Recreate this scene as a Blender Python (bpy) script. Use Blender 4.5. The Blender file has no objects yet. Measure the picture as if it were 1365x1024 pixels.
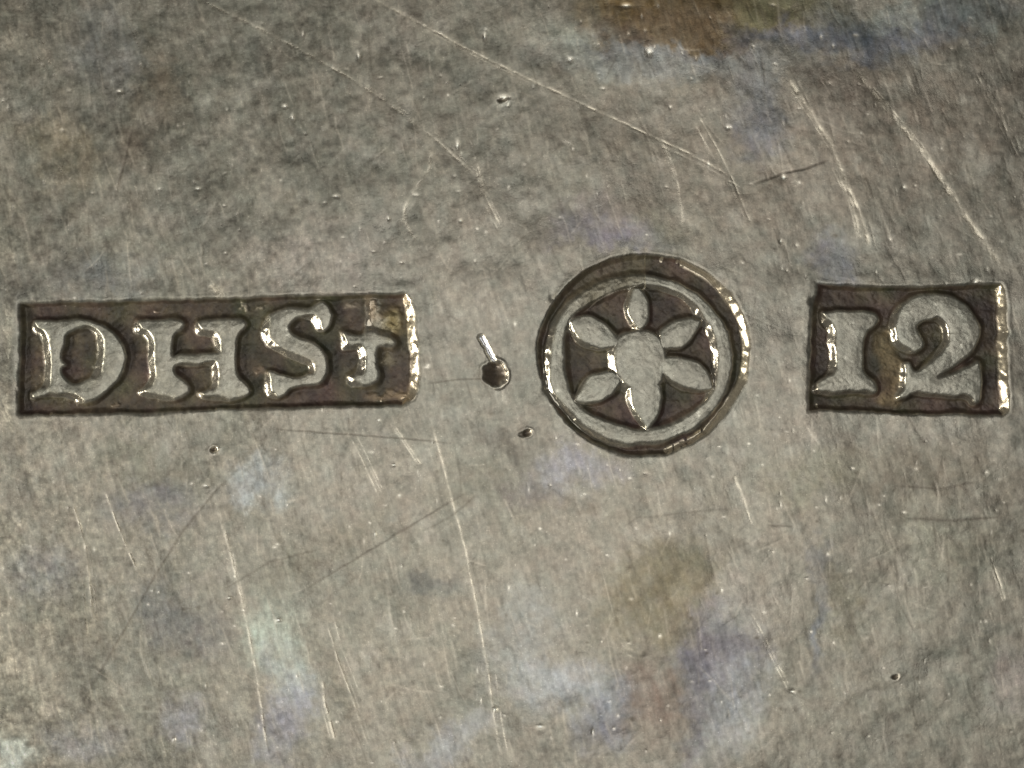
import bpy, math, numpy as np
from mathutils import Vector

# ------------------------------------------------------------------ scene, camera, light
S = bpy.context.scene
S.unit_settings.system = 'METRIC'
S.unit_settings.scale_length = 0.001            # one unit is one millimetre
S.view_settings.view_transform = 'Standard'
S.view_settings.look = 'None'
S.view_settings.exposure = 0.0
S.view_settings.gamma = 1.0
PX = 0.01                                       # millimetres of plate per photo pixel
CX, CY = 682.5, 512.0

cam_d = bpy.data.cameras.new('camera')
cam_d.lens = 60; cam_d.sensor_width = 36
cam_d.clip_start = 0.1; cam_d.clip_end = 500
cam = bpy.data.objects.new('camera', cam_d)
S.collection.objects.link(cam)
cam.location = (0, 0, 13.65 * 60 / 36)
cam.rotation_euler = (0, 0, 0)
S.camera = cam

W = bpy.data.worlds.new('World'); S.world = W; W.use_nodes = True
W.node_tree.nodes['Background'].inputs[0].default_value = (1.0, 0.96, 0.90, 1)
W.node_tree.nodes['Background'].inputs[1].default_value = 0.07

def area(name, loc, target, sx, sy, power, col):
    d = bpy.data.lights.new(name, 'AREA'); d.shape = 'RECTANGLE'; d.size = sx; d.size_y = sy
    d.energy = power; d.color = col
    o = bpy.data.objects.new(name, d); S.collection.objects.link(o)
    o.location = loc
    o.rotation_euler = (Vector(target) - Vector(loc)).to_track_quat('-Z', 'Y').to_euler()
    return o
# the soft ceiling light above the plate
area('ceiling_light', (2, -5, 46), (0, 0, 0), 34, 30, 4450, (1.0, 0.985, 0.98))
# the lamp on the left whose tubes glint on every slope that faces left
area('desk_lamp_tube', (-30, -10, 10.5), (0, 0, 0), 17, 1.1, 4200, (1.0, 0.95, 0.86))
area('desk_lamp_tube', (-29.5, -8, 13.6), (0, 0, 0), 17, 1.1, 3600, (1.0, 0.95, 0.86))

# ------------------------------------------------------------------ noise and shape helpers (photo pixels)
_tab = {}
def vnoise(x, y, s, seed, ang=0.0, stretch=1.0):
    """smooth value noise in -1..1, cell s pixels; stretch lengthens it along the y axis turned by ang"""
    if seed not in _tab: _tab[seed] = np.random.RandomState(seed).rand(512, 512).astype(np.float32) * 2 - 1
    T = _tab[seed]
    c, sn = math.cos(ang), math.sin(ang)
    u = (x * c + y * sn) / s + 91.3; v = (-x * sn + y * c) / (s * stretch) + 57.7
    i = np.floor(u); j = np.floor(v); fu = u - i; fv = v - j
    fu = fu * fu * fu * (fu * (fu * 6 - 15) + 10); fv = fv * fv * fv * (fv * (fv * 6 - 15) + 10)
    i = i.astype(np.int64) & 511; j = j.astype(np.int64) & 511; i1 = (i + 1) & 511; j1 = (j + 1) & 511
    a = T[i, j] * (1 - fu) + T[i1, j] * fu
    b = T[i, j1] * (1 - fu) + T[i1, j1] * fu
    return a * (1 - fv) + b * fv
def fbm(x, y, s, seed, octs=3, ang=0.0, stretch=1.0, gain=0.55):
    r = 0; a = 1; t = 0
    for k in range(octs):
        r = r + a * vnoise(x, y, s / 2 ** k, seed + k, ang, stretch); t += a; a *= gain
    return r / t * 1.5
def sstep(a, b, x):
    t = np.clip((x - a) / (b - a), 0, 1); return t * t * (3 - 2 * t)
def ramp(t):
    t = np.clip(t, 0, 1); return .8 * t + .2 * t * t * (3 - 2 * t)
def soften(a, n):
    for _ in range(n):
        a = np.pad(a, 1, mode='edge')
        a = a[:-2] * .25 + a[1:-1] * .5 + a[2:] * .25
        a = a[:, :-2] * .25 + a[:, 1:-1] * .5 + a[:, 2:] * .25
    return a
def smooth(pts, n=4):
    P = np.array(pts, float); out = []
    N = len(P)
    for i in range(N):
        p0, p1, p2, p3 = P[i - 1], P[i], P[(i + 1) % N], P[(i + 2) % N]
        for k in range(n):
            t = k / n
            out.append(0.5 * ((2 * p1) + (-p0 + p2) * t + (2 * p0 - 5 * p1 + 4 * p2 - p3) * t * t + (-p0 + 3 * p1 - 3 * p2 + p3) * t ** 3))
    return np.array(out)
def zoomed(pts, ox, oy, k): return [(ox + x / k, oy + y / k) for x, y in pts]

# ------------------------------------------------------------------ the grid the plate is pressed from
def axis(lo, hi, fine, segs, grow=1.045, far=1500):
    a = [lo]
    while a[-1] < hi:
        st = fine
        for s0, s1, st2 in segs:
            if s0 <= a[-1] < s1: st = st2
        a.append(a[-1] + st)
    st = fine * 1.5
    while a[-1] < hi + far: a.append(a[-1] + st); st *= grow
    b = []; st = fine * 1.5; v = lo
    while v > lo - far: v -= st; b.append(v); st *= grow
    return np.array(b[::-1] + a)
gx = axis(-12, 1378, 1.15, [])
gy = axis(-12, 1036, 1.45, [(325, 620, 1.05)])
X, Y = np.meshgrid(gx, gy)                       # rows are y
NY, NX = X.shape
Z = np.zeros_like(X)
inframe = sstep(-700, -100, X) * sstep(2065, 1465, X) * sstep(-700, -100, Y) * sstep(1724, 1124, Y)

def window(x0, x1, y0, y1, m=25):
    i0, i1 = np.searchsorted(gx, [x0 - m, x1 + m]); j0, j1 = np.searchsorted(gy, [y0 - m, y1 + m])
    return slice(j0, j1), slice(i0, i1)
def sdf(poly, wob=0.8, seed=5, m=25):
    """distance in pixels to an outline, positive inside, on the window round it"""
    P = np.array(poly, float)
    w = window(P[:, 0].min(), P[:, 0].max(), P[:, 1].min(), P[:, 1].max(), m)
    x = X[w]; y = Y[w]
    if wob:
        dx = wob * fbm(x, y, 11, seed, 2); dy = wob * fbm(x, y, 11, seed + 40, 2)
        x = x + dx; y = y + dy
    d2 = np.full(x.shape, 1e9); ins = np.zeros(x.shape, bool)
    for i in range(len(P)):
        ax, ay = P[i]; bx, by = P[(i + 1) % len(P)]
        ex, ey = bx - ax, by - ay; L = ex * ex + ey * ey
        if L < 1e-9: continue
        t = np.clip(((x - ax) * ex + (y - ay) * ey) / L, 0, 1)
        d2 = np.minimum(d2, (x - ax - t * ex) ** 2 + (y - ay - t * ey) ** 2)
        if ay != by:
            ins ^= ((ay > y) != (by > y)) & (x < ex * (y - ay) / ey + ax)
    d = np.sqrt(d2)
    return w, np.where(ins, d, -d)
def full(w, d, fill=-99.0):
    F = np.full(X.shape, fill, np.float32); F[w] = d; return F
def line_dist(pts, m=14):
    """distance to a polyline and the position along it (0..1)"""
    P = np.array(pts, float)
    w = window(P[:, 0].min(), P[:, 0].max(), P[:, 1].min(), P[:, 1].max(), m)
    x = X[w] + 0.8 * fbm(X[w], Y[w], 40, 77, 3); y = Y[w] + 0.8 * fbm(X[w], Y[w], 40, 87, 3)
    D = np.full(x.shape, 1e9); T = np.zeros(x.shape)
    seg = np.hypot(*np.diff(P, axis=0).T); acc = np.concatenate([[0], np.cumsum(seg)])
    for i in range(len(P) - 1):
        ax, ay = P[i]; ex, ey = P[i + 1] - P[i]; L = ex * ex + ey * ey + 1e-9
        t = np.clip(((x - ax) * ex + (y - ay) * ey) / L, 0, 1)
        d = np.hypot(x - ax - t * ex, y - ay - t * ey)
        b = d < D; D = np.where(b, d, D); T = np.where(b, (acc[i] + t * seg[i]) / acc[-1], T)
    return w, D, T

# ------------------------------------------------------------------ outlines of the struck marks
name_field = [(26, 404), (90, 402.5), (165, 400.5), (300, 397.5), (390, 394), (460, 392.5), (528, 391.5), (541, 392),
              (549, 400), (552, 420), (554, 445), (557.5, 470), (558, 500), (557, 520), (553, 532), (535, 540.5), (480, 542), (385, 543.5),
              (280, 547), (200, 551), (100, 552.5), (28, 554), (24, 552), (25, 500), (26, 450)]
D1 = lambda p: zoomed(p, 0, 370, 4.55)
D2 = lambda p: zoomed(p, 280, 370, 4.55)
letter_d_out = D1([(195, 300), (215, 262), (300, 262), (390, 262), (470, 252), (540, 262), (620, 290), (690, 340), (738, 405),
                   (762, 480), (745, 560), (705, 630), (645, 690), (565, 742), (490, 757), (435, 738), (380, 722), (280, 720), (195, 738), (180, 715),
                   (215, 690), (255, 660), (272, 600), (268, 500), (262, 410), (245, 355), (205, 330)])
letter_d_in = D1([(480, 303), (540, 308), (580, 345), (590, 400), (588, 470), (580, 550), (555, 610), (510, 635), (450, 645), (405, 628), (368, 580),
                  (372, 545), (395, 530), (372, 500), (372, 455), (388, 400), (395, 355), (430, 325)])
letter_h = D1([(822, 295), (850, 262), (960, 255), (1085, 258), (1112, 285), (1090, 318), (1052, 350), (1043, 400), (1045, 472), (1100, 466), (1180, 468),
               (1235, 462), (1298, 452), (1300, 400), (1280, 355), (1215, 345), (1190, 318), (1200, 272), (1290, 258), (1380, 250), (1464, 254), (1490, 290), (1452, 335), (1436, 390),
               (1432, 500), (1440, 595), (1490, 640), (1520, 685), (1495, 715), (1420, 732), (1330, 740), (1235, 730), (1215, 708), (1255, 690), (1288, 640),
               (1288, 560), (1276, 532), (1180, 528), (1090, 527), (1055, 543), (1065, 590), (1120, 635), (1148, 675), (1125, 712), (1060, 738),
               (970, 735), (885, 722), (845, 698), (875, 668), (905, 610), (903, 530), (900, 450), (892, 380), (865, 345), (828, 325)])
letter_s = D2([(640, 165), (680, 145), (722, 175), (740, 235), (728, 290), (700, 322), (655, 318), (638, 275), (600, 240), (535, 238), (490, 270),
               (478, 305), (500, 345), (560, 378), (630, 395), (680, 440), (706, 500), (708, 560), (690, 610), (645, 648), (565, 662), (490, 680), (450, 715),
               (395, 728), (348, 712), (335, 660), (340, 600), (365, 565), (420, 580), (490, 602), (555, 602), (598, 570), (592, 525), (520, 500), (440, 465),
               (375, 425), (335, 375), (322, 320), (345, 255), (400, 205), (480, 180), (560, 192), (610, 185)])
letter_cross = D2([(798, 350), (812, 325), (860, 338), (920, 342), (945, 325), (995, 325), (1020, 345), (1090, 362), (1125, 390), (1110, 418), (1060, 412), (1012, 425),
                   (1010, 500), (1022, 570), (1012, 630), (960, 655), (890, 660), (845, 640), (850, 605), (890, 580), (908, 530), (900, 440), (850, 432), (805, 425)])
cross_crust = D2([(975, 145), (1010, 150), (1015, 220), (1050, 260), (1120, 210), (1150, 250), (1130, 310), (1040, 330), (960, 320), (950, 220)])

D3 = lambda p: zoomed(p, 690, 320, 3.415)
round_field = D3([(570, 66), (660, 72), (760, 95), (860, 145), (950, 220), (1015, 310), (1050, 400), (1060, 500), (1050, 610), (1010, 700),
                  (950, 790), (870, 880), (770, 940), (670, 978), (560, 985), (450, 970), (350, 930), (260, 870), (185, 790), (130, 700), (98, 600),
                  (85, 500), (105, 400), (150, 300), (220, 210), (300, 140), (400, 95), (480, 72)])
ring_out = D3([(540, 160), (640, 168), (740, 200), (830, 255), (905, 330), (945, 390), (970, 470), (978, 560), (960, 650), (920, 740), (850, 820),
               (760, 880), (660, 915), (560, 925), (460, 930), (380, 905), (290, 850), (210, 770), (150, 700), (130, 640), (132, 560), (140, 480),
               (160, 400), (205, 325), (280, 250), (370, 195), (460, 168)])
ring_in = D3([(540, 208), (640, 218), (740, 258), (815, 320), (850, 375), (885, 440), (897, 520), (895, 610), (880, 690), (820, 770), (730, 830),
              (620, 862), (540, 862), (440, 837), (340, 800), (270, 745), (230, 660), (208, 560), (212, 460), (235, 365), (300, 308), (400, 252), (480, 218)])
disc = D3([(560, 415), (610, 425), (650, 460), (670, 520), (668, 580), (650, 640), (600, 690), (540, 695), (485, 670), (450, 625), (430, 570), (430, 500), (460, 450), (505, 425)])
petals = [
    ('top petal touching the ring', D3([(543, 215), (556, 222), (585, 260), (600, 310), (598, 355), (578, 392), (548, 407), (520, 380), (500, 340), (497, 300), (512, 255), (532, 222)])),
    ('upper right petal', D3([(645, 450), (640, 430), (670, 395), (720, 368), (780, 358), (832, 370), (830, 385), (810, 420), (780, 465), (735, 490), (680, 495), (655, 490)])),
    ('lower right petal, the longest', D3([(655, 545), (700, 532), (770, 540), (830, 565), (870, 610), (893, 672), (860, 685), (800, 685), (740, 670), (690, 635), (655, 600)])),
    ('bottom petal with dark point', D3([(510, 670), (560, 640), (640, 650), (655, 700), (650, 760), (630, 810), (596, 857), (580, 850), (545, 805), (515, 745), (508, 700)])),
    ('lower left petal', D3([(440, 600), (470, 640), (455, 665), (430, 700), (390, 725), (330, 740), (265, 738), (260, 725), (285, 680), (325, 625), (370, 608)])),
    ('upper left petal, set apart from the disc', D3([(238, 382), (250, 365), (300, 345), (355, 355), (405, 388), (440, 430), (455, 462), (440, 482), (385, 495), (320, 482), (275, 455), (250, 415)])),
]
D4 = lambda p: zoomed(p, 1065, 360, 4.55)
number_field = D4([(108, 76), (200, 84), (300, 96), (440, 98), (640, 104), (820, 98), (1000, 88), (1150, 84), (1225, 84), (1250, 110), (1262, 200), (1262, 300), (1268, 372),
                   (1262, 430), (1270, 520), (1268, 640), (1278, 760), (1275, 850), (1240, 884), (1080, 880), (900, 875), (640, 872), (400, 860), (200, 856), (58, 856), (60, 780), (66, 600), (72, 400), (86, 215), (112, 120)])
numeral_one = D4([(140, 275), (160, 252), (250, 246), (330, 250), (400, 248), (460, 265), (485, 298), (468, 335), (418, 375), (402, 450), (392, 540), (395, 605), (430, 650),
                  (466, 685), (472, 738), (360, 742), (250, 746), (105, 744), (92, 715), (125, 675), (175, 640), (200, 590), (198, 480), (200, 400), (190, 350), (155, 315)])
numeral_two = D4([(565, 380), (570, 315), (605, 240), (675, 180), (760, 146), (860, 146), (950, 165), (1030, 220), (1082, 300), (1103, 380), (1075, 460), (1015, 530),
                  (940, 590), (855, 640), (850, 650), (950, 622), (1040, 582), (1090, 556), (1108, 620), (1114, 720), (1102, 792), (1060, 812), (1030, 782), (960, 770), (800, 765), (700, 748),
                  (655, 775), (600, 782), (600, 755), (625, 710), (625, 640), (640, 570), (680, 560), (705, 610), (760, 588), (830, 530), (880, 450), (892, 380), (865, 318), (810, 300), (750, 312), (718, 345),
                  (735, 390), (762, 440), (748, 482), (700, 497), (650, 490), (600, 455)])
residue = D4([(450, 385), (500, 350), (560, 360), (570, 420), (610, 490), (640, 540), (630, 620), (625, 700), (600, 760), (640, 800), (600, 840), (520, 835), (470, 800),
              (500, 740), (505, 660), (480, 560), (450, 470)])

# ------------------------------------------------------------------ relief and tarnish
C = np.zeros(X.shape + (3,), np.float32)          # colour of the skin, in photo tones (0..255) before conversion
def tone(r, g, b): return np.array([r, g, b], np.float32)
C[:] = tone(131, 127, 114)
def blend(mask, col): 
    global C
    C += mask[..., None] * (np.array(col, np.float32) - C)
n300 = fbm(X, Y, 260, 11, 3); n120 = fbm(X, Y, 110, 21, 3); n50 = fbm(X, Y, 46, 31, 3)
wx = X + 26 * fbm(X, Y, 60, 41, 5, gain=.72); wy = Y + 26 * fbm(X, Y, 60, 51, 5, gain=.72)
bl_mottle = fbm(X, Y, 14, 231, 3)
bl_streak = fbm(X, Y, 9, 221, 3, math.radians(-18), 5)
def blob(cx, cy, rx, ry, col, k=0.8, ang=0, soft=0.75):
    a = math.radians(ang); dx = wx - cx; dy = wy - cy
    u = (dx * math.cos(a) + dy * math.sin(a)) / rx; v = (-dx * math.sin(a) + dy * math.cos(a)) / ry
    r = np.sqrt(u * u + v * v)
    blend(k * sstep(1 + soft, 1 - soft, r) * (.85 + .22 * bl_streak + .22 * bl_mottle), col)
# broad tones of the tarnish
blob(150, 150, 330, 230, (112, 111, 98), .75)
blob(620, 110, 260, 170, (117, 114, 100), .7)
blob(60, 420, 120, 90, (122, 122, 112), .6)
blob(1180, 190, 210, 140, (118, 107, 93), .75)
blob(900, 210, 170, 120, (122, 112, 97), .6)
blob(1240, 330, 130, 60, (114, 112, 100), .6)
blob(620, 350, 200, 90, (126, 122, 110), .5)
blob(430, 345, 80, 45, (146, 137, 127), .8)
blob(300, 620, 330, 60, (139, 135, 121), .7)
blob(500, 640, 170, 50, (143, 138, 124), .6)
blob(300, 860, 380, 130, (131, 128, 114), .6)
blob(1200, 850, 220, 200, (134, 127, 111), .7)
blob(900, 680, 220, 80, (136, 129, 113), .7)
blob(560, 800, 130, 200, (138, 132, 116), .6)
blend(0.30 * np.clip(n120, 0, 1), (142, 131, 117))
blend(0.32 * np.clip(-n120, 0, 1), (108, 110, 98))
blend(0.36 * np.clip(n50, 0, 1), (150, 144, 132))
blend(0.36 * np.clip(-n50, 0, 1), (100, 100, 92))
n24 = fbm(X, Y, 26, 35, 3); dk = fbm(X, Y, 70, 39, 2)
blend(.45 * np.clip(n24 - .15, 0, 1) * sstep(-.3, .5, dk), (96, 96, 86))
blend(.40 * np.clip(-n24 - .15, 0, 1), (152, 149, 138))
# single stains
blob(70, 195, 60, 30, (136, 124, 98), .6, 30)
blob(215, 115, 28, 55, (104, 93, 76), .7, -20)
blob(190, 190, 24, 30, (104, 92, 78), .55)
blob(140, 65, 40, 50, (120, 124, 124), .6)
blob(40, 150, 28, 26, (140, 140, 130), .6)
blob(140, 370, 50, 26, (106, 110, 112), .55)
blob(40, 375, 40, 26, (98, 98, 92), .6)
blob(935, -14, 150, 70, (110, 88, 52), 1, 0, .35)
blob(1060, 4, 50, 26, (98, 104, 78), .7)
blob(990, 50, 60, 10, (84, 74, 78), .6, -12)
blob(905, 30, 60, 22, (98, 82, 66), .55)
blob(1010, -5, 40, 40, (104, 104, 76), .6)
blob(770, 60, 60, 26, (136, 140, 126), .7, 25)
blob(840, 40, 26, 22, (92, 76, 66), .5)
blob(900, 82, 150, 18, (128, 131, 128), .8, 2)
blob(1150, 44, 42, 22, (78, 88, 98), .9)
blob(1240, 34, 100, 24, (98, 104, 116), .85, -16)
blob(1200, 12, 90, 14, (118, 128, 124), .6, -10)
blob(1080, 58, 90, 14, (92, 98, 110), .8, 12)
blob(880, 62, 110, 9, (112, 118, 122), .7, 3)
blob(1010, 140, 34, 62, (110, 112, 116), .75, -8)
blob(1010, 180, 24, 28, (98, 98, 108), .5)
blob(1300, 20, 90, 20, (122, 132, 122), .5)
blob(1130, 125, 40, 34, (104, 92, 82), .45)
blob(820, 312, 62, 18, (108, 108, 122), .85)
blob(795, 290, 44, 30, (112, 102, 102), .5)
blob(1112, 352, 26, 30, (108, 110, 120), .7)
blob(880, 300, 40, 26, (124, 122, 104), .5)
blob(352, 640, 32, 22, (152, 160, 162), .9)
blob(210, 670, 50, 26, (106, 108, 112), .75)
blob(170, 615, 40, 26, (112, 113, 98), .7)
blob(240, 635, 30, 20, (108, 106, 92), .6)
blob(60, 755, 44, 34, (124, 126, 130), .6)
blob(235, 820, 60, 40, (104, 104, 104), .75, 40)
blob(365, 860, 34, 66, (154, 165, 150), .95, -12, .8)
blob(382, 945, 30, 58, (134, 135, 152), .75, 0, .8)
blob(20, 1006, 36, 22, (166, 176, 168), 1, 0, .9)
blob(115, 985, 40, 28, (136, 136, 142), .6)
blob(240, 960, 30, 24, (138, 138, 150), .6)
blob(430, 735, 90, 26, (116, 112, 96), .55, -25)
blob(572, 778, 34, 12, (92, 93, 90), .6)
blob(670, 590, 60, 14, (98, 94, 84), .7, 15)
blob(660, 640, 70, 18, (112, 108, 92), .5, -10)
blob(590, 1000, 70, 20, (142, 144, 148), .7, -35)
blob(700, 850, 36, 60, (138, 142, 142), .55)
blob(765, 625, 50, 22, (132, 134, 150), .65)
blob(705, 650, 40, 16, (100, 94, 92), .6)
blob(880, 800, 72, 52, (116, 106, 82), .85, -25)
blob(900, 765, 40, 30, (110, 104, 80), .5)
blob(760, 920, 90, 30, (138, 144, 150), .75, 10)
blob(815, 960, 30, 40, (118, 122, 134), .75, 15)
blob(880, 940, 40, 58, (116, 98, 86), .8, -15)
blob(968, 905, 44, 100, (134, 138, 147), .8, 10, .7)
blob(935, 865, 30, 48, (104, 100, 112), .85, 10)
blob(985, 862, 30, 20, (98, 96, 104), .7)
blob(930, 960, 12, 60, (100, 94, 100), .6)
blob(1015, 790, 60, 60, (148, 140, 126), .55)
blob(1092, 830, 12, 60, (104, 108, 114), .75, -4)
blob(1092, 735, 16, 18, (96, 96, 98), .6)
blob(1125, 800, 16, 50, (112, 108, 88), .6, -20)
blob(1230, 630, 110, 34, (112, 105, 90), .75, 3)
blob(1090, 640, 60, 26, (120, 118, 98), .6)
blob(1270, 720, 80, 50, (122, 122, 104), .5)
blob(1290, 900, 60, 80, (122, 124, 112), .5)
blob(1345, 900, 30, 40, (136, 124, 122), .6)
for k, (x, y, l) in enumerate([(1195, 655, 60), (1250, 692, 90), (1330, 668, 60), (1060, 668, 26), (985, 735, 24), (1010, 738, 30), (1150, 668, 40), (780, 672, 36)]):
    blob(x, y, l * .7, 9, (94, 88, 76), .4, 4)

# brushed and rubbed fine tone, finer than the stains
A14 = math.radians(-15)
streak = fbm(X, Y, 3.4, 61, 2, A14, 16) ; streak2 = fbm(X, Y, 7, 63, 2, math.radians(-24), 14)
speck = fbm(X, Y, 7.5, 65, 3)
C *= (1 + 0.035 * streak + 0.036 * streak2 + 0.10 * speck + .06 * fbm(X, Y, 4.5, 165, 2))[..., None] * np.ones(3, np.float32)
hue = fbm(X, Y, 17, 68, 3)
C += hue[..., None] * tone(2.2, -0.6, -1.0)
base_grey = C.mean(axis=2, keepdims=True) * tone(1.045, 1.02, .935)
C += .30 * (base_grey - C)

Z += inframe * (3.2 * n300 + 1.5 * n120 + .8 * n50)
Z += 0.08 * speck + 0.03 * streak + .03 * streak2 + 0.12 * fbm(X, Y, 19, 71, 2)
Rg = np.full(X.shape, 0.39, np.float32)           # roughness
Rg += 0.06 * n50 + 0.05 * speck
Sm = np.zeros(X.shape, np.float32)                # places smoothed for clean glints
Ox = np.zeros(X.shape, np.float32)                # how much dull oxide covers the metal
ID = np.zeros(X.shape, np.int32)                  # which piece of the relief each place belongs to
part_info = {}                                    # id -> (name, parent id, label)
def new_id(name, parent=0, label=None):
    i = len(part_info) + 1; part_info[i] = (name, parent, label); return i

# scratches: (polyline, width, brightness, depth); the wide ones are parts of their own
scratches = [
    ([(205, -26), (262, -2), (330, 30), (400, 66), (470, 106), (520, 140), (580, 186), (640, 240)], 2.6, .42, .7),
    ([(450, -28), (495, -2), (560, 32), (640, 75), (700, 103), (800, 150), (870, 182), (940, 215), (988, 243)], 1.7, .75, .9),
    ([(1048, 102), (1080, 150), (1105, 190), (1125, 235), (1150, 295), (1161, 332)], 3.4, .95, .9),
    ([(1128, 80), (1160, 120), (1210, 178), (1240, 215), (1275, 270), (1310, 320), (1345, 366)], 5.0, .72, .8),
    ([(1112, 225), (1135, 270), (1148, 320)], 2.8, .55, .5),
    ([(24, 8), (45, 50), (72, 92)], 2.6, .5, .6),
    ([(170, 18), (186, 52)], 1.6, .4, .5),
    ([(574, 198), (572, 225), (556, 250), (540, 276), (538, 294), (556, 324)], 3.0, .42, .5),
    ([(636, 215), (645, 260), (667, 300)], 1.8, .5, .6),
    ([(285, 665), (305, 730), (325, 810), (340, 890), (350, 960), (358, 1012)], 2.2, .5, .6),
    ([(95, 665), (110, 710), (120, 770), (126, 845)], 1.9, .62, .8),
    ([(140, 655), (165, 720), (185, 765)], 1.7, .5, .6),
    ([(572, 550), (600, 660), (620, 730), (635, 810), (650, 890), (658, 950), (669, 1016)], 1.9, .7, .8),
    ([(436, 830), (450, 880), (472, 935), (492, 995)], 1.8, .5, .7),
    ([(430, 905), (433, 940), (447, 988)], 2.6, .65, .9),
    ([(525, 565), (548, 600), (562, 622)], 2.0, .5, .6),
    ([(978, 632), (990, 660), (1000, 690)], 2.2, .55, .7),
    ([(1325, 755), (1341, 802)], 1.8, .6, .7),
    ([(930, 150), (958, 200), (978, 240), (1002, 300)], 1.6, .4, .6),
    ([(280, 379), (288, 389), (298, 404)], 3.4, .95, 1.4),
    ([(848, 870), (828, 860)], 1.6, .3, .5),
    ([(1000, 815), (1030, 870), (1052, 915)], 1.6, .45, .6),
    ([(72, 215), (85, 232), (100, 245)], 1.6, .5, .6),
    ([(880, 180), (905, 250), (912, 300)], 1.5, .3, .5),
    ([(1300, 95), (1330, 150), (1358, 210)], 1.8, .35, .5),
    ([(468, 585), (488, 625), (508, 668)], 1.5, .4, .5),
]
dark_lines = [
    ([(998, 247), (1020, 240), (1045, 231), (1075, 224), (1112, 211)], 1.3, .75, 1.2),
    ([(340, 602), (290, 650), (245, 705), (205, 770), (172, 830), (130, 900), (92, 972)], 1.8, .28, .5),
    ([(640, 645), (580, 682), (520, 718), (450, 760), (395, 792)], 1.3, .38, .5),
    ([(560, 710), (600, 690), (640, 655)], 1.2, .3, .5),
    ([(350, 571), (440, 578), (520, 583), (620, 592)], 1.1, .4, .6),
    ([(565, 512), (610, 506), (655, 506)], 1.1, .4, .5),
    ([(178, 160), (168, 210), (152, 268)], 1.6, .4, .5),
    ([(290, 790), (360, 750), (440, 728)], 1.1, .3, .5),
    ([(1190, 648), (1250, 652), (1320, 640)], 1.4, .4, .5),
    ([(1200, 690), (1275, 694), (1345, 688)], 1.5, .45, .6),
    ([(1020, 700), (1060, 702)], 1.3, .4, .6),
    ([(820, 712), (850, 690), (1000, 676)], 1.2, .25, .4),
]
rs = np.random.RandomState(7)
for pts, wd, br, dp in list(scratches):
    for k in range(2):
        n = len(pts); a = rs.randint(0, max(1, n - 1)); q = pts[a:a + 3] if n > 2 else pts
        ox_, oy_ = rs.uniform(-9, 9), rs.uniform(-14, 14)
        scratches.append(([(x + ox_, y + oy_) for x, y in q], rs.uniform(.9, 1.5), br * rs.uniform(.35, .6), dp * .4))
for pts, wd, br, dp in scratches:
    wd *= .82; br *= .92
    w, D, T = line_dist(pts)
    brk = 0.3 + 0.6 * np.clip(1.5 * fbm(X[w], Y[w], 9, 101, 3) + .5, 0, 1)
    ends = sstep(0, .10, T) * sstep(1, .92, T)
    g = np.exp(-(D / wd) ** 2) * ends * brk
    soft = np.exp(-(D / (2.3 * wd + 1)) ** 2) * ends * (.4 + .6 * brk)
    C[w] += (soft * br * .42)[..., None] * (tone(164, 157, 140) - C[w])
    C[w] += (g * min(1, br * 1.15))[..., None] * (tone(186, 178, 158) - C[w])
    Z[w] -= .45 * dp * g
    Rg[w] -= 0.18 * g
    if wd >= 1.5:
        i = new_id('scratch'); m = (D < wd * 1.15) & (T > .01) & (T < .99)
        ID[w] = np.where(m, i, ID[w])
for pts, wd, br, dp in dark_lines:
    w, D, T = line_dist(pts)
    g = np.exp(-(D / wd) ** 2) * sstep(0, .2, T) * sstep(1, .8, T)
    C[w] += (g * br)[..., None] * (tone(70, 64, 56) - C[w]); Z[w] -= .4 * dp * g
# hairlines, mostly steep and leaning the same way
for k in range(1700):
    x0 = rs.uniform(-20, 1385); y0 = rs.uniform(-20, 1040)
    a = math.radians(rs.normal(20 if x0 > 700 and y0 < 400 else 12, 7)) if rs.rand() < .78 else rs.uniform(0, math.pi)
    L = rs.uniform(14, 75) * (1.3 if rs.rand() < .2 else .8); bend = rs.uniform(-.08, .08)
    pts = [(x0, y0), (x0 + math.sin(a) * L / 2, y0 + math.cos(a) * L / 2), (x0 + math.sin(a + bend) * L, y0 + math.cos(a + bend) * L)]
    w, D, T = line_dist(pts, 5)
    if D.size == 0: continue
    br = rs.uniform(.05, .34) ** 1.15; wd = rs.uniform(.8, 2.0); dark = rs.rand() < .25
    g = np.exp(-(D / wd) ** 2) * sstep(0, .3, T) * sstep(1, .7, T)
    C[w] += (g * br)[..., None] * (tone(*((80, 75, 66) if dark else (196, 187, 168))) - C[w]); Z[w] -= .09 * g
# small dents and nicks, their glints painted in as pale flecks
nicks = [(672, 130, 5, 2.6), (478, 76, 4, 2.2), (646, 50, 3.4, 2), (380, 142, 3, 2), (390, 158, 4, 2), (449, 262, 3, 2.4), (264, 252, 2.4, 2), (614, 295, 2.5, 2),
         (610, 195, 5, 1.6), (835, 8, 4, 2), (865, 70, 6, 2), (760, 80, 4, 1.6), (1045, 237, 4, 1.6), (1041, 322, 2.4, 2.2), (285, 601, 5, 2.6), (518, 292, 2.5, 1.8),
         (1300, 375, 3.5, 1.8), (660, 946, 4, 2.6), (371, 827, 3.4, 2.2), (306, 797, 2.6, 2), (1056, 922, 3.6, 2), (790, 975, 3, 2), (720, 968, 4, 2), (160, 122, 3, 2),
         (232, 985, 3, 2), (500, 712, 2.6, 1.8), (525, 620, 2.6, 1.6), (970, 170, 3, 1.6), (1205, 250, 3, 1.6), (245, 490, 2.4, 1.2), (505, 560, 3, 1.4), (275, 648, 3, 1.6)]
for k in range(380):
    nicks.append((rs.uniform(0, 1365), rs.uniform(0, 1024), rs.uniform(1.3, 2.8), rs.uniform(.15, .9)))
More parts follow.
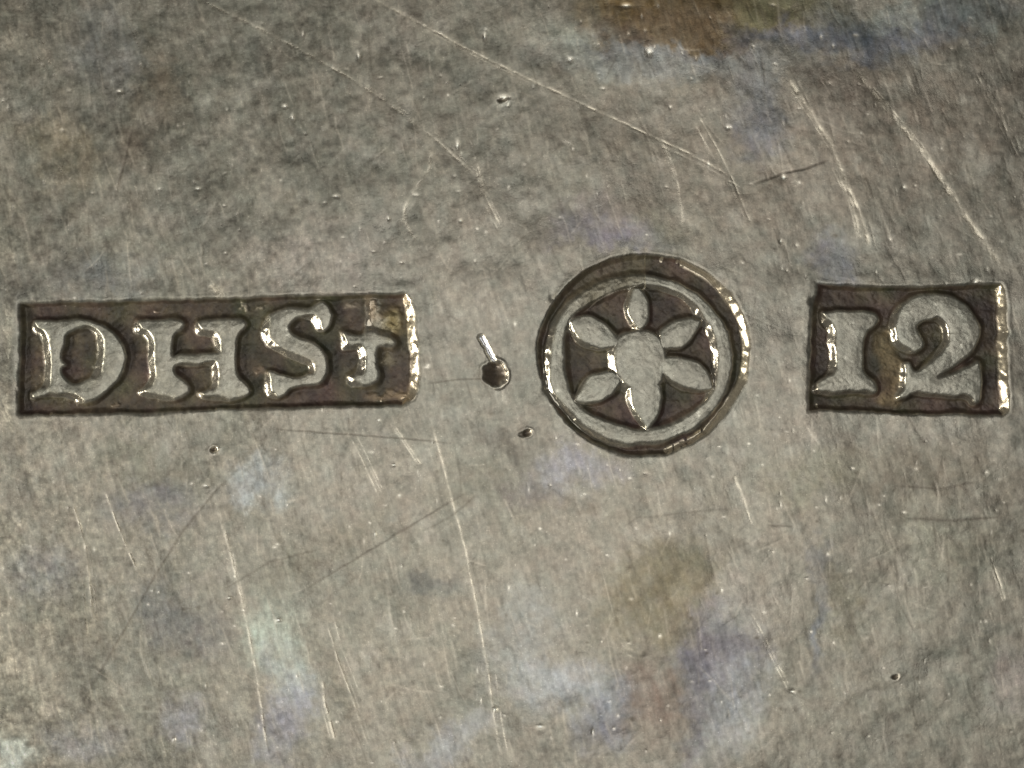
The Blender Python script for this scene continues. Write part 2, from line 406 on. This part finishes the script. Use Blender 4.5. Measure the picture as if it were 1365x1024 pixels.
for kn, (x0, y0, r, dp) in enumerate(nicks):
    w = window(x0, x0, y0, y0, 12)
    if X[w].size == 0: continue
    e = rs.uniform(.6, 1.5)
    g = np.exp(-(((X[w] - x0) / (r * e)) ** 2 + ((Y[w] - y0) / (r / e)) ** 2))
    Z[w] -= .6 * dp * g
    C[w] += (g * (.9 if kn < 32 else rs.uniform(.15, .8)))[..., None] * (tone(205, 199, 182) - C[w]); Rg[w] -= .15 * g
# dark crumbs of dirt
for k in range(90):
    x0, y0, r = rs.uniform(0, 1365), rs.uniform(0, 1024), rs.uniform(1.2, 3.2)
    w = window(x0, x0, y0, y0, 12)
    if X[w].size == 0: continue
    g = np.exp(-(((X[w] - x0) / (r * rs.uniform(.8, 1.8))) ** 2 + ((Y[w] - y0) / r) ** 2))
    C[w] += (g * rs.uniform(.25, .6))[..., None] * (tone(78, 72, 62) - C[w])

# ---- the struck marks
OX = tone(68, 61, 50)
def field(poly, name, label, depth, xr, wob=.9):
    """sink a field into the plate; returns its id, window, depth map"""
    w, d = sdf(poly, wob, 5)
    x = X[w]
    gy_, gx_ = np.gradient(soften(np.clip(d, -16, 16), 24), gy[w[0]], gx[w[1]])
    wall = (5.6 + 1.8 * fbm(x, y, 30, 193, 2)) + 7.0 * sstep(.3, .8, -gx_) * sstep(xr - 60, xr - 20, x) + 1.5 * sstep(0, .8, gx_)
    prof = soften(np.where(d > 0, ramp(d / wall), 0), 2)
    lip = np.exp(-((d + 3.0) / 2.6) ** 2)         # metal pushed up round the edge
    i = new_id(name, 0, label)
    ID[w] = np.where(d > 0, i, ID[w])
    Z[w] = Z[w] + .3 * lip * (d < 2) + 1.1 * np.exp(-((d + 9) / 10) ** 2) * sstep(1, -5, d) * (.6 + .8 * fbm(x, y, 40, 217, 2))
    return i, w, d, prof, depth
def relief(fid, w, d, prof, depth, shapes, skin=None):
    base = Z[w].copy()
    rise = np.zeros_like(d); rel = np.zeros_like(d); flank = np.zeros_like(d); dome = np.zeros_like(d)
    for poly, name, label, top, w0, w1 in shapes:
        if isinstance(poly, tuple):
            w2, a = sdf(poly[0], .7, 9); dd = full(w2, a)[w]
            w3, b = sdf(poly[1], .7, 9); dd = np.minimum(dd, -full(w3, b)[w])
        else:
            w2, a = sdf(poly, .7, 9); dd = full(w2, a)[w]
        dd = dd + {'petal': 2.3, 'flower_centre': 3.0, 'raised_cross': .4}.get(name, 1.4)
        dome = np.maximum(dome, sstep(1, 15, dd) * (top > .5))
        gy_, gx_ = np.gradient(soften(np.clip(dd, -14, 14), 20), gy[w[0]], gx[w[1]])
        lf = sstep(.15, .7, gx_ * .90 + gy_ * -.44)                     # flanks facing left are made flatter to catch the glint, the rest are steep
        vary = 1.1 + .6 * fbm(X[w], Y[w], 26, 191, 2)
        a0 = w0 * (1.05 - .15 * lf) * vary; a1 = np.maximum(w1 * lf * 1.95, 2.6)
        p = soften(ramp((dd + a0) / (a0 + a1)), 2)
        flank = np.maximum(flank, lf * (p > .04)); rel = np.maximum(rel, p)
        rise = np.maximum(rise, p * top)
        i = new_id(name, fid, label)
        ID[w] = np.where((dd > -.5) & (d > 0), i, ID[w])

    x, y = X[w], Y[w]
    rough_floor = .55 * fbm(x, y, 16, 111, 3) + .3 * fbm(x, y, 5, 115, 2)
    sink = prof * depth * (1 - rise)
    Z[w] = base * (1 - .5 * prof) - sink + prof * (1 - rise) * rough_floor
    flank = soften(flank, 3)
    ox = sstep(-.5, 3, d) * (1 - sstep(.45 - .43 * flank, .9 - .62 * flank, rel))  # brown cleared sooner on left flanks so the glint reads there
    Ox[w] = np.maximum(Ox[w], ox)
    m = .55 + .45 * fbm(x, y, 14, 121, 3)
    floor_col = OX + (fbm(x, y, 20, 131, 3)[..., None] * tone(13, 11, 8)) + (fbm(x, y, 34, 135, 2)[..., None] * tone(3, -2, 2)) + (fbm(x, y, 6, 137, 2)[..., None] * tone(6, 6, 5))
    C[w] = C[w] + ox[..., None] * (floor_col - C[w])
    # rubbed tops, greyer than the plate around
    topm = sstep(.75, 1, rel) * (d > 0)
    C[w] += (topm * .5)[..., None] * (tone(139, 138, 125) * (1 + .16 * fbm(x, y, 13, 195, 3) + .07 * fbm(x, y, 4, 197, 2))[..., None] - C[w])
    Z[w] += 1.1 * dome * prof
    Z[w] += topm * (.22 * fbm(x, y, 15, 199, 3) + .16 * fbm(x, y, 5, 203, 2))
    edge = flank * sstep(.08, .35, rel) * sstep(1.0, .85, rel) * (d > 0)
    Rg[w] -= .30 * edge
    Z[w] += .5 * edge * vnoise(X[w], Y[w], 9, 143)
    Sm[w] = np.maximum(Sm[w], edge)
    C[w] += (edge * .35)[..., None] * (tone(160, 152, 136) - C[w])  # glint painted into the colour of the left-facing flanks

def strike(*a, shapes, right_edge=None):
    fid, w, d, prof, depth = field(*a)
    relief(fid, w, d, prof, depth, shapes)
    # the right-hand wall is painted as lit by the lamp, the others stay brown
    x = X[w]; xr = a[4]
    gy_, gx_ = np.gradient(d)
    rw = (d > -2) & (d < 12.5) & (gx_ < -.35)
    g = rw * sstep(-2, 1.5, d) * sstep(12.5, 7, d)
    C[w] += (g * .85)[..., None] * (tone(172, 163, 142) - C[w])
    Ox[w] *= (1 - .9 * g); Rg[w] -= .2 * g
    Z[w] += g * .4 * vnoise(X[w], Y[w], 9, 141); Sm[w] = np.maximum(Sm[w], g)
    return fid
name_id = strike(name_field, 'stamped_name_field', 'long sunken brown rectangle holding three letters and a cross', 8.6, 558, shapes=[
    ((smooth(letter_d_out), smooth(letter_d_in)), 'raised_letter', 'raised letter D', .95, 3.6, 5.6),
    (smooth(letter_h, 3), 'raised_letter', 'raised letter H', .95, 3.6, 5.2),
    (smooth(letter_s), 'raised_letter', 'raised letter S', .92, 3.6, 4.8),
    (smooth(letter_cross), 'raised_cross', 'worn cross after the letters', .75, 6, 5),
    (smooth(cross_crust), 'corroded_lump', 'corroded tan lump above the cross', .12, 7, 8),
])
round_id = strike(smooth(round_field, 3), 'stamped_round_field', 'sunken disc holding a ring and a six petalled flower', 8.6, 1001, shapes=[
    ((smooth(ring_out, 3), smooth(ring_in, 3)), 'raised_ring', None, .80, 5, 3.3),
    (smooth(disc), 'flower_centre', None, .92, 4, 4)] +
    [(smooth(p, 3), 'petal', lb, .9, 3.0, 2.4) for lb, p in petals])
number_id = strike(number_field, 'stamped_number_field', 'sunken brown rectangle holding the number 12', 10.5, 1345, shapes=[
    (smooth(numeral_one), 'raised_numeral', 'raised numeral 1', .95, 3.8, 4.2),
    (smooth(numeral_two, 3), 'raised_numeral', 'raised numeral 2', .95, 3.8, 3.3),
])
# the ring's upper left is hardly rubbed and keeps its brown skin
wr = window(735, 850, 345, 450, 10)
g = sstep(205, 235, np.degrees(np.arctan2(Y[wr] - 478, X[wr] - 851)) % 360) * sstep(300, 262, np.degrees(np.arctan2(Y[wr] - 478, X[wr] - 851)) % 360)
g = g * (np.hypot(X[wr] - 851, Y[wr] - 478) > 94) * (ID[wr] >= round_id) * (.75 + .3 * fbm(X[wr], Y[wr], 9, 207, 2))
C[wr] += (g * .72)[..., None] * (tone(92, 86, 70) - C[wr]); Z[wr] -= 2.0 * g
# tan dried residue between the numerals
w, d = sdf(smooth(residue), 1.6, 15)
sunk = sstep(-2, -6, Z[w])
g = sstep(-4, 8, d) * (.3 + .7 * sunk)
blotch = .75 + .25 * fbm(X[w], Y[w], 9, 151, 3)
C[w] += (g * .9 * blotch)[..., None] * (tone(118, 104, 78) - C[w])
Z[w] += g * (2.2 + 1.2 * fbm(X[w], Y[w], 8, 155, 3)) * sunk
Ox[w] = np.maximum(Ox[w], .8 * g); Rg[w] += .2 * g
i = new_id('dried_residue', number_id, 'tan dried residue between the numerals 1 and 2')
ID[w] = np.where((d > 0) & (ID[w] == number_id), i, ID[w])
# tan corrosion at the end of the name field
for (x0, y0, rx, ry, col, k) in [(497, 412, 9, 18, (146, 130, 108), .8), (523, 428, 16, 20, (112, 98, 62), .75), (545, 398, 9, 6, (180, 166, 140), .8), (470, 407, 8, 4, (150, 140, 122), .8),
                                  (533, 527, 18, 9, (142, 124, 98), .7), (505, 530, 16, 5, (126, 108, 86), .6), (518, 480, 10, 8, (112, 104, 84), .6), (346, 496, 9, 7, (116, 100, 84), .6),
                                  (326, 407, 4, 6, (140, 132, 116), .8), (347, 410, 6, 2.5, (140, 132, 116), .7), (205, 415, 5, 3, (116, 104, 90), .7), (153, 540, 5, 3, (112, 100, 84), .6)]:
    w = window(x0, x0, y0, y0, 45)
    x = X[w] + 4 * fbm(X[w], Y[w], 10, 161, 2); y = Y[w] + 4 * fbm(X[w], Y[w], 10, 165, 2)
    g = np.exp(-(((x - x0) / rx) ** 2 + ((y - y0) / ry) ** 2) ** 1.3) * (ID[w] >= name_id) * k
    C[w] += g[..., None] * (tone(*col) - C[w]); Z[w] += 1.6 * g * (1 + .6 * fbm(X[w], Y[w], 7, 171, 2)); Ox[w] *= (1 - .3 * g)

# pricked dot, with the short bright gouge that runs into it
w, D, T = line_dist([(638, 444), (646, 458), (656, 476), (662, 487)], 16)
D = D + .8 * fbm(X[w], Y[w], 6, 211, 2)
g = np.exp(-(D / 4.2) ** 3) * sstep(0, .15, T)
Z[w] += -3.2 * g * np.clip(1 + (X[w] - np.interp(Y[w], [444, 482], [638, 660])) / -9, .2, 1.8)
C[w] += (g * .95)[..., None] * (tone(225, 217, 196) - C[w]); Rg[w] -= .12 * g
gi = new_id('gouge', 0, 'short bright gouge running into the punched dot')
ID[w] = np.where(D < 4.3, gi, ID[w])
def pit(x0, y0, r, depth, name, label, lip):
    w = window(x0, x0, y0, y0, r + 14)
    tilt = .35 if r < 8 else 0.0
    R = np.hypot((X[w] - x0) * (1 - tilt * .5) + tilt * (Y[w] - y0), (Y[w] - y0) * (.96 + tilt)) + (.09 if r > 8 else .42) * r * fbm(X[w] + 3 * x0, Y[w], 8, 181, 2)
    p = np.clip(1 - R / (r + 1), 0, 1) ** .85
    Z[w] += -depth * p + lip * np.exp(-((R - r - 3) / 2.6) ** 2) * (.5 + .8 * ((X[w] - x0) > 0))
    C[w] += sstep(r + 1.5, r - 2.5, R)[..., None] * .92 * (tone(68, 60, 50) - C[w])
    Ox[w] = np.maximum(Ox[w], sstep(r, r - 3, R))
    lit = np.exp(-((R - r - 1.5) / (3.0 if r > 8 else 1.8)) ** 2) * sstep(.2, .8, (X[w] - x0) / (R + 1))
    C[w] += (lit * .8)[..., None] * (tone(190, 180, 160) - C[w]); Rg[w] -= .2 * lit  # highlight crescent painted on the right side of the rim
    i = new_id(name, 0, label); ID[w] = np.where(R < r + 1, i, ID[w])
pit(659.5, 498, 15.5, 9, 'punched_dot', 'large round punched dot at the end of the gouge', 1.2)
pit(700.5, 578, 5.0, 4, 'pit', 'small dark pit below the punched dot', .4)
pit(668, 134, 4.2, 3.4, 'pit', 'small dark pit with a bright lip near the top', .6)
pit(283, 600, 3.2, 2.6, 'pit', 'small pit with a bright lip below the letters', .6)
pit(1193, 903, 2.8, 2, 'pit', 'tiny dark pit near the lower right corner', .3)
# small nicks in the rims
for x0, y0, r in [(728, 520, 6), (1083, 402, 5), (1342, 443, 4), (737, 398, 5)]:
    w = window(x0, x0, y0, y0, 14)
    g = np.exp(-((X[w] - x0) ** 2 + (Y[w] - y0) ** 2) / r ** 2)
    Z[w] -= 2.2 * g

# ------------------------------------------------------------------ material
def lin(c):
    c = np.clip(c, 0, 255) / 255.0
    return np.where(c <= .04045, c / 12.92, ((c + .055) / 1.055) ** 2.4)
GAIN = 2.0                                        # photo tone of the skin -> reflectance
mat = bpy.data.materials.new('tarnished_silver'); mat.use_nodes = True
nt = mat.node_tree; N = nt.nodes; Lk = nt.links; N.clear()
out = N.new('ShaderNodeOutputMaterial'); bs = N.new('ShaderNodeBsdfPrincipled'); Lk.new(bs.outputs[0], out.inputs[0])
at = N.new('ShaderNodeAttribute'); at.attribute_name = 'skin'
ar = N.new('ShaderNodeAttribute'); ar.attribute_name = 'finish'
sp = N.new('ShaderNodeSeparateColor'); Lk.new(ar.outputs['Color'], sp.inputs[0])
tc = N.new('ShaderNodeTexCoord')
def noise(scale, detail=3, rough=.6, mapping=None):
    n = N.new('ShaderNodeTexNoise'); n.inputs['Scale'].default_value = scale; n.inputs['Detail'].default_value = detail; n.inputs['Roughness'].default_value = rough
    if mapping:
        mp = N.new('ShaderNodeMapping'); mp.inputs['Rotation'].default_value = (0, 0, mapping[0]); mp.inputs['Scale'].default_value = mapping[1]
        Lk.new(tc.outputs['Object'], mp.inputs[0]); Lk.new(mp.outputs[0], n.inputs['Vector'])
    else: Lk.new(tc.outputs['Object'], n.inputs['Vector'])
    return n.outputs['Fac']
def math_(op, a, b=None, c=None):
    m = N.new('ShaderNodeMath'); m.operation = op
    for k, v in enumerate((a, b, c)):
        if v is None: continue
        if isinstance(v, (int, float)): m.inputs[k].default_value = v
        else: Lk.new(v, m.inputs[k])
    return m.outputs[0]
fine = noise(34, 4, .65)
grain = noise(85, 2, .6)
brush = noise(1, 3, .6, (math.radians(-14), (40, 2.6, 1)))
brush2 = noise(1, 2, .6, (math.radians(28), (30, 2.0, 1)))
v = math_('MULTIPLY_ADD', math_('SUBTRACT', fine, .5), .62, 1.0)
v = math_('MULTIPLY_ADD', math_('SUBTRACT', grain, .5), .55, v)
flk = noise(58, 2, .5)
flake = N.new('ShaderNodeMapRange'); flake.inputs[1].default_value = .66; flake.inputs[2].default_value = .78; flake.inputs[3].default_value = 0; flake.inputs[4].default_value = 1.1
Lk.new(flk, flake.inputs[0]); v = math_('ADD', v, flake.outputs[0])
v = math_('MULTIPLY_ADD', math_('SUBTRACT', brush, .5), .24, v)
v = math_('MULTIPLY_ADD', math_('SUBTRACT', brush2, .5), .08, v)
vm = N.new('ShaderNodeVectorMath'); vm.operation = 'SCALE'; Lk.new(at.outputs['Color'], vm.inputs[0]); Lk.new(v, vm.inputs['Scale'])
Lk.new(vm.outputs[0], bs.inputs['Base Color'])
rg = math_('MULTIPLY_ADD', math_('SUBTRACT', fine, .5), .25, sp.outputs[0]); Lk.new(rg, bs.inputs['Roughness'])
Lk.new(math_('SUBTRACT', .80, math_('MULTIPLY', sp.outputs[1], .60)), bs.inputs['Metallic'])
bs.inputs['Specular IOR Level'].default_value = .4
hsum = math_('MULTIPLY_ADD', fine, .9, math_('MULTIPLY_ADD', brush, .25, math_('MULTIPLY', grain, .45)))
bp = N.new('ShaderNodeBump'); bp.inputs['Strength'].default_value = .55; bp.inputs['Distance'].default_value = .0075
Lk.new(hsum, bp.inputs['Height']); Lk.new(math_('MULTIPLY_ADD', sp.outputs[2], -.30, .38), bp.inputs['Strength']); Lk.new(bp.outputs[0], bs.inputs['Normal'])

# ------------------------------------------------------------------ cut the relief into its named pieces
zc = Z * PX
gzy, gzx = np.gradient(zc, (CY - gy) * PX, (gx - CX) * PX)
nrm = np.stack([-gzx, -gzy, np.ones_like(zc)], -1); nrm /= np.linalg.norm(nrm, axis=-1, keepdims=True)
P3 = np.stack([(X - CX) * PX, (CY - Y) * PX, zc], -1).reshape(-1, 3).astype(np.float32)
nrm = nrm.reshape(-1, 3).astype(np.float32)
skin = np.ones((NY * NX, 4), np.float32); skin[:, :3] = (lin(C) * GAIN).reshape(-1, 3).clip(0, .95)
fin = np.zeros((NY * NX, 4), np.float32); fin[:, 0] = Rg.ravel().clip(.16, .9); fin[:, 1] = Ox.ravel().clip(0, 1); fin[:, 2] = Sm.ravel().clip(0, 1); fin[:, 3] = 1
idx = np.arange(NY * NX).reshape(NY, NX)
quads = np.stack([idx[:-1, :-1], idx[1:, :-1], idx[1:, 1:], idx[:-1, 1:]], -1).reshape(-1, 4)
fid = ID[:-1, :-1].ravel()

plate = bpy.data.objects.new('silver_plate', None); S.collection.objects.link(plate)
plate['label'] = 'tarnished scratched silver plate stamped DHS, with a flower in a ring and the number 12'
plate['category'] = 'metal plate'

def build(name, q, parent, label=None):
    used, inv = np.unique(q.ravel(), return_inverse=True)
    me = bpy.data.meshes.new(name)
    me.vertices.add(len(used)); me.vertices.foreach_set('co', P3[used].ravel())
    me.loops.add(q.size); me.loops.foreach_set('vertex_index', inv.astype(np.int32))
    me.polygons.add(len(q)); me.polygons.foreach_set('loop_start', np.arange(0, q.size, 4, dtype=np.int32))
    me.polygons.foreach_set('use_smooth', np.ones(len(q), bool))
    a = me.color_attributes.new('skin', 'FLOAT_COLOR', 'POINT'); a.data.foreach_set('color', skin[used].ravel())
    b = me.color_attributes.new('finish', 'FLOAT_COLOR', 'POINT'); b.data.foreach_set('color', fin[used].ravel())
    me.update(calc_edges=True)
    me.normals_split_custom_set_from_vertices(nrm[used])
    me.materials.append(mat)
    o = bpy.data.objects.new(name, me); S.collection.objects.link(o); o.parent = parent
    if label: o['label'] = label
    return o
build('plate_surface', quads[fid == 0], plate)
made = {}
for i, (name, par, label) in part_info.items():
    q = quads[fid == i]
    if len(q) < 4: print('empty', name, label); continue
    made[i] = build(name, q, made[par] if par else plate, label)

# the thickness of the plate: its four edges and its back
xl, xh = (gx[0] - CX) * PX, (gx[-1] - CX) * PX; yh, yl = (CY - gy[0]) * PX, (CY - gy[-1]) * PX; zt, zb = -.004, -1.3
me = bpy.data.meshes.new('plate_back')
me.from_pydata([(xl, yl, zt), (xh, yl, zt), (xh, yh, zt), (xl, yh, zt), (xl, yl, zb), (xh, yl, zb), (xh, yh, zb), (xl, yh, zb)], [],
               [(0, 1, 5, 4), (1, 2, 6, 5), (2, 3, 7, 6), (3, 0, 4, 7), (7, 6, 5, 4)])
a = me.color_attributes.new('skin', 'FLOAT_COLOR', 'POINT'); a.data.foreach_set('color', np.tile([.45, .42, .34, 1], 8).astype(np.float32))
b = me.color_attributes.new('finish', 'FLOAT_COLOR', 'POINT'); b.data.foreach_set('color', np.tile([.5, 0, 0, 1], 8).astype(np.float32))
me.materials.append(mat)
o = bpy.data.objects.new('plate_back', me); S.collection.objects.link(o); o.parent = plate
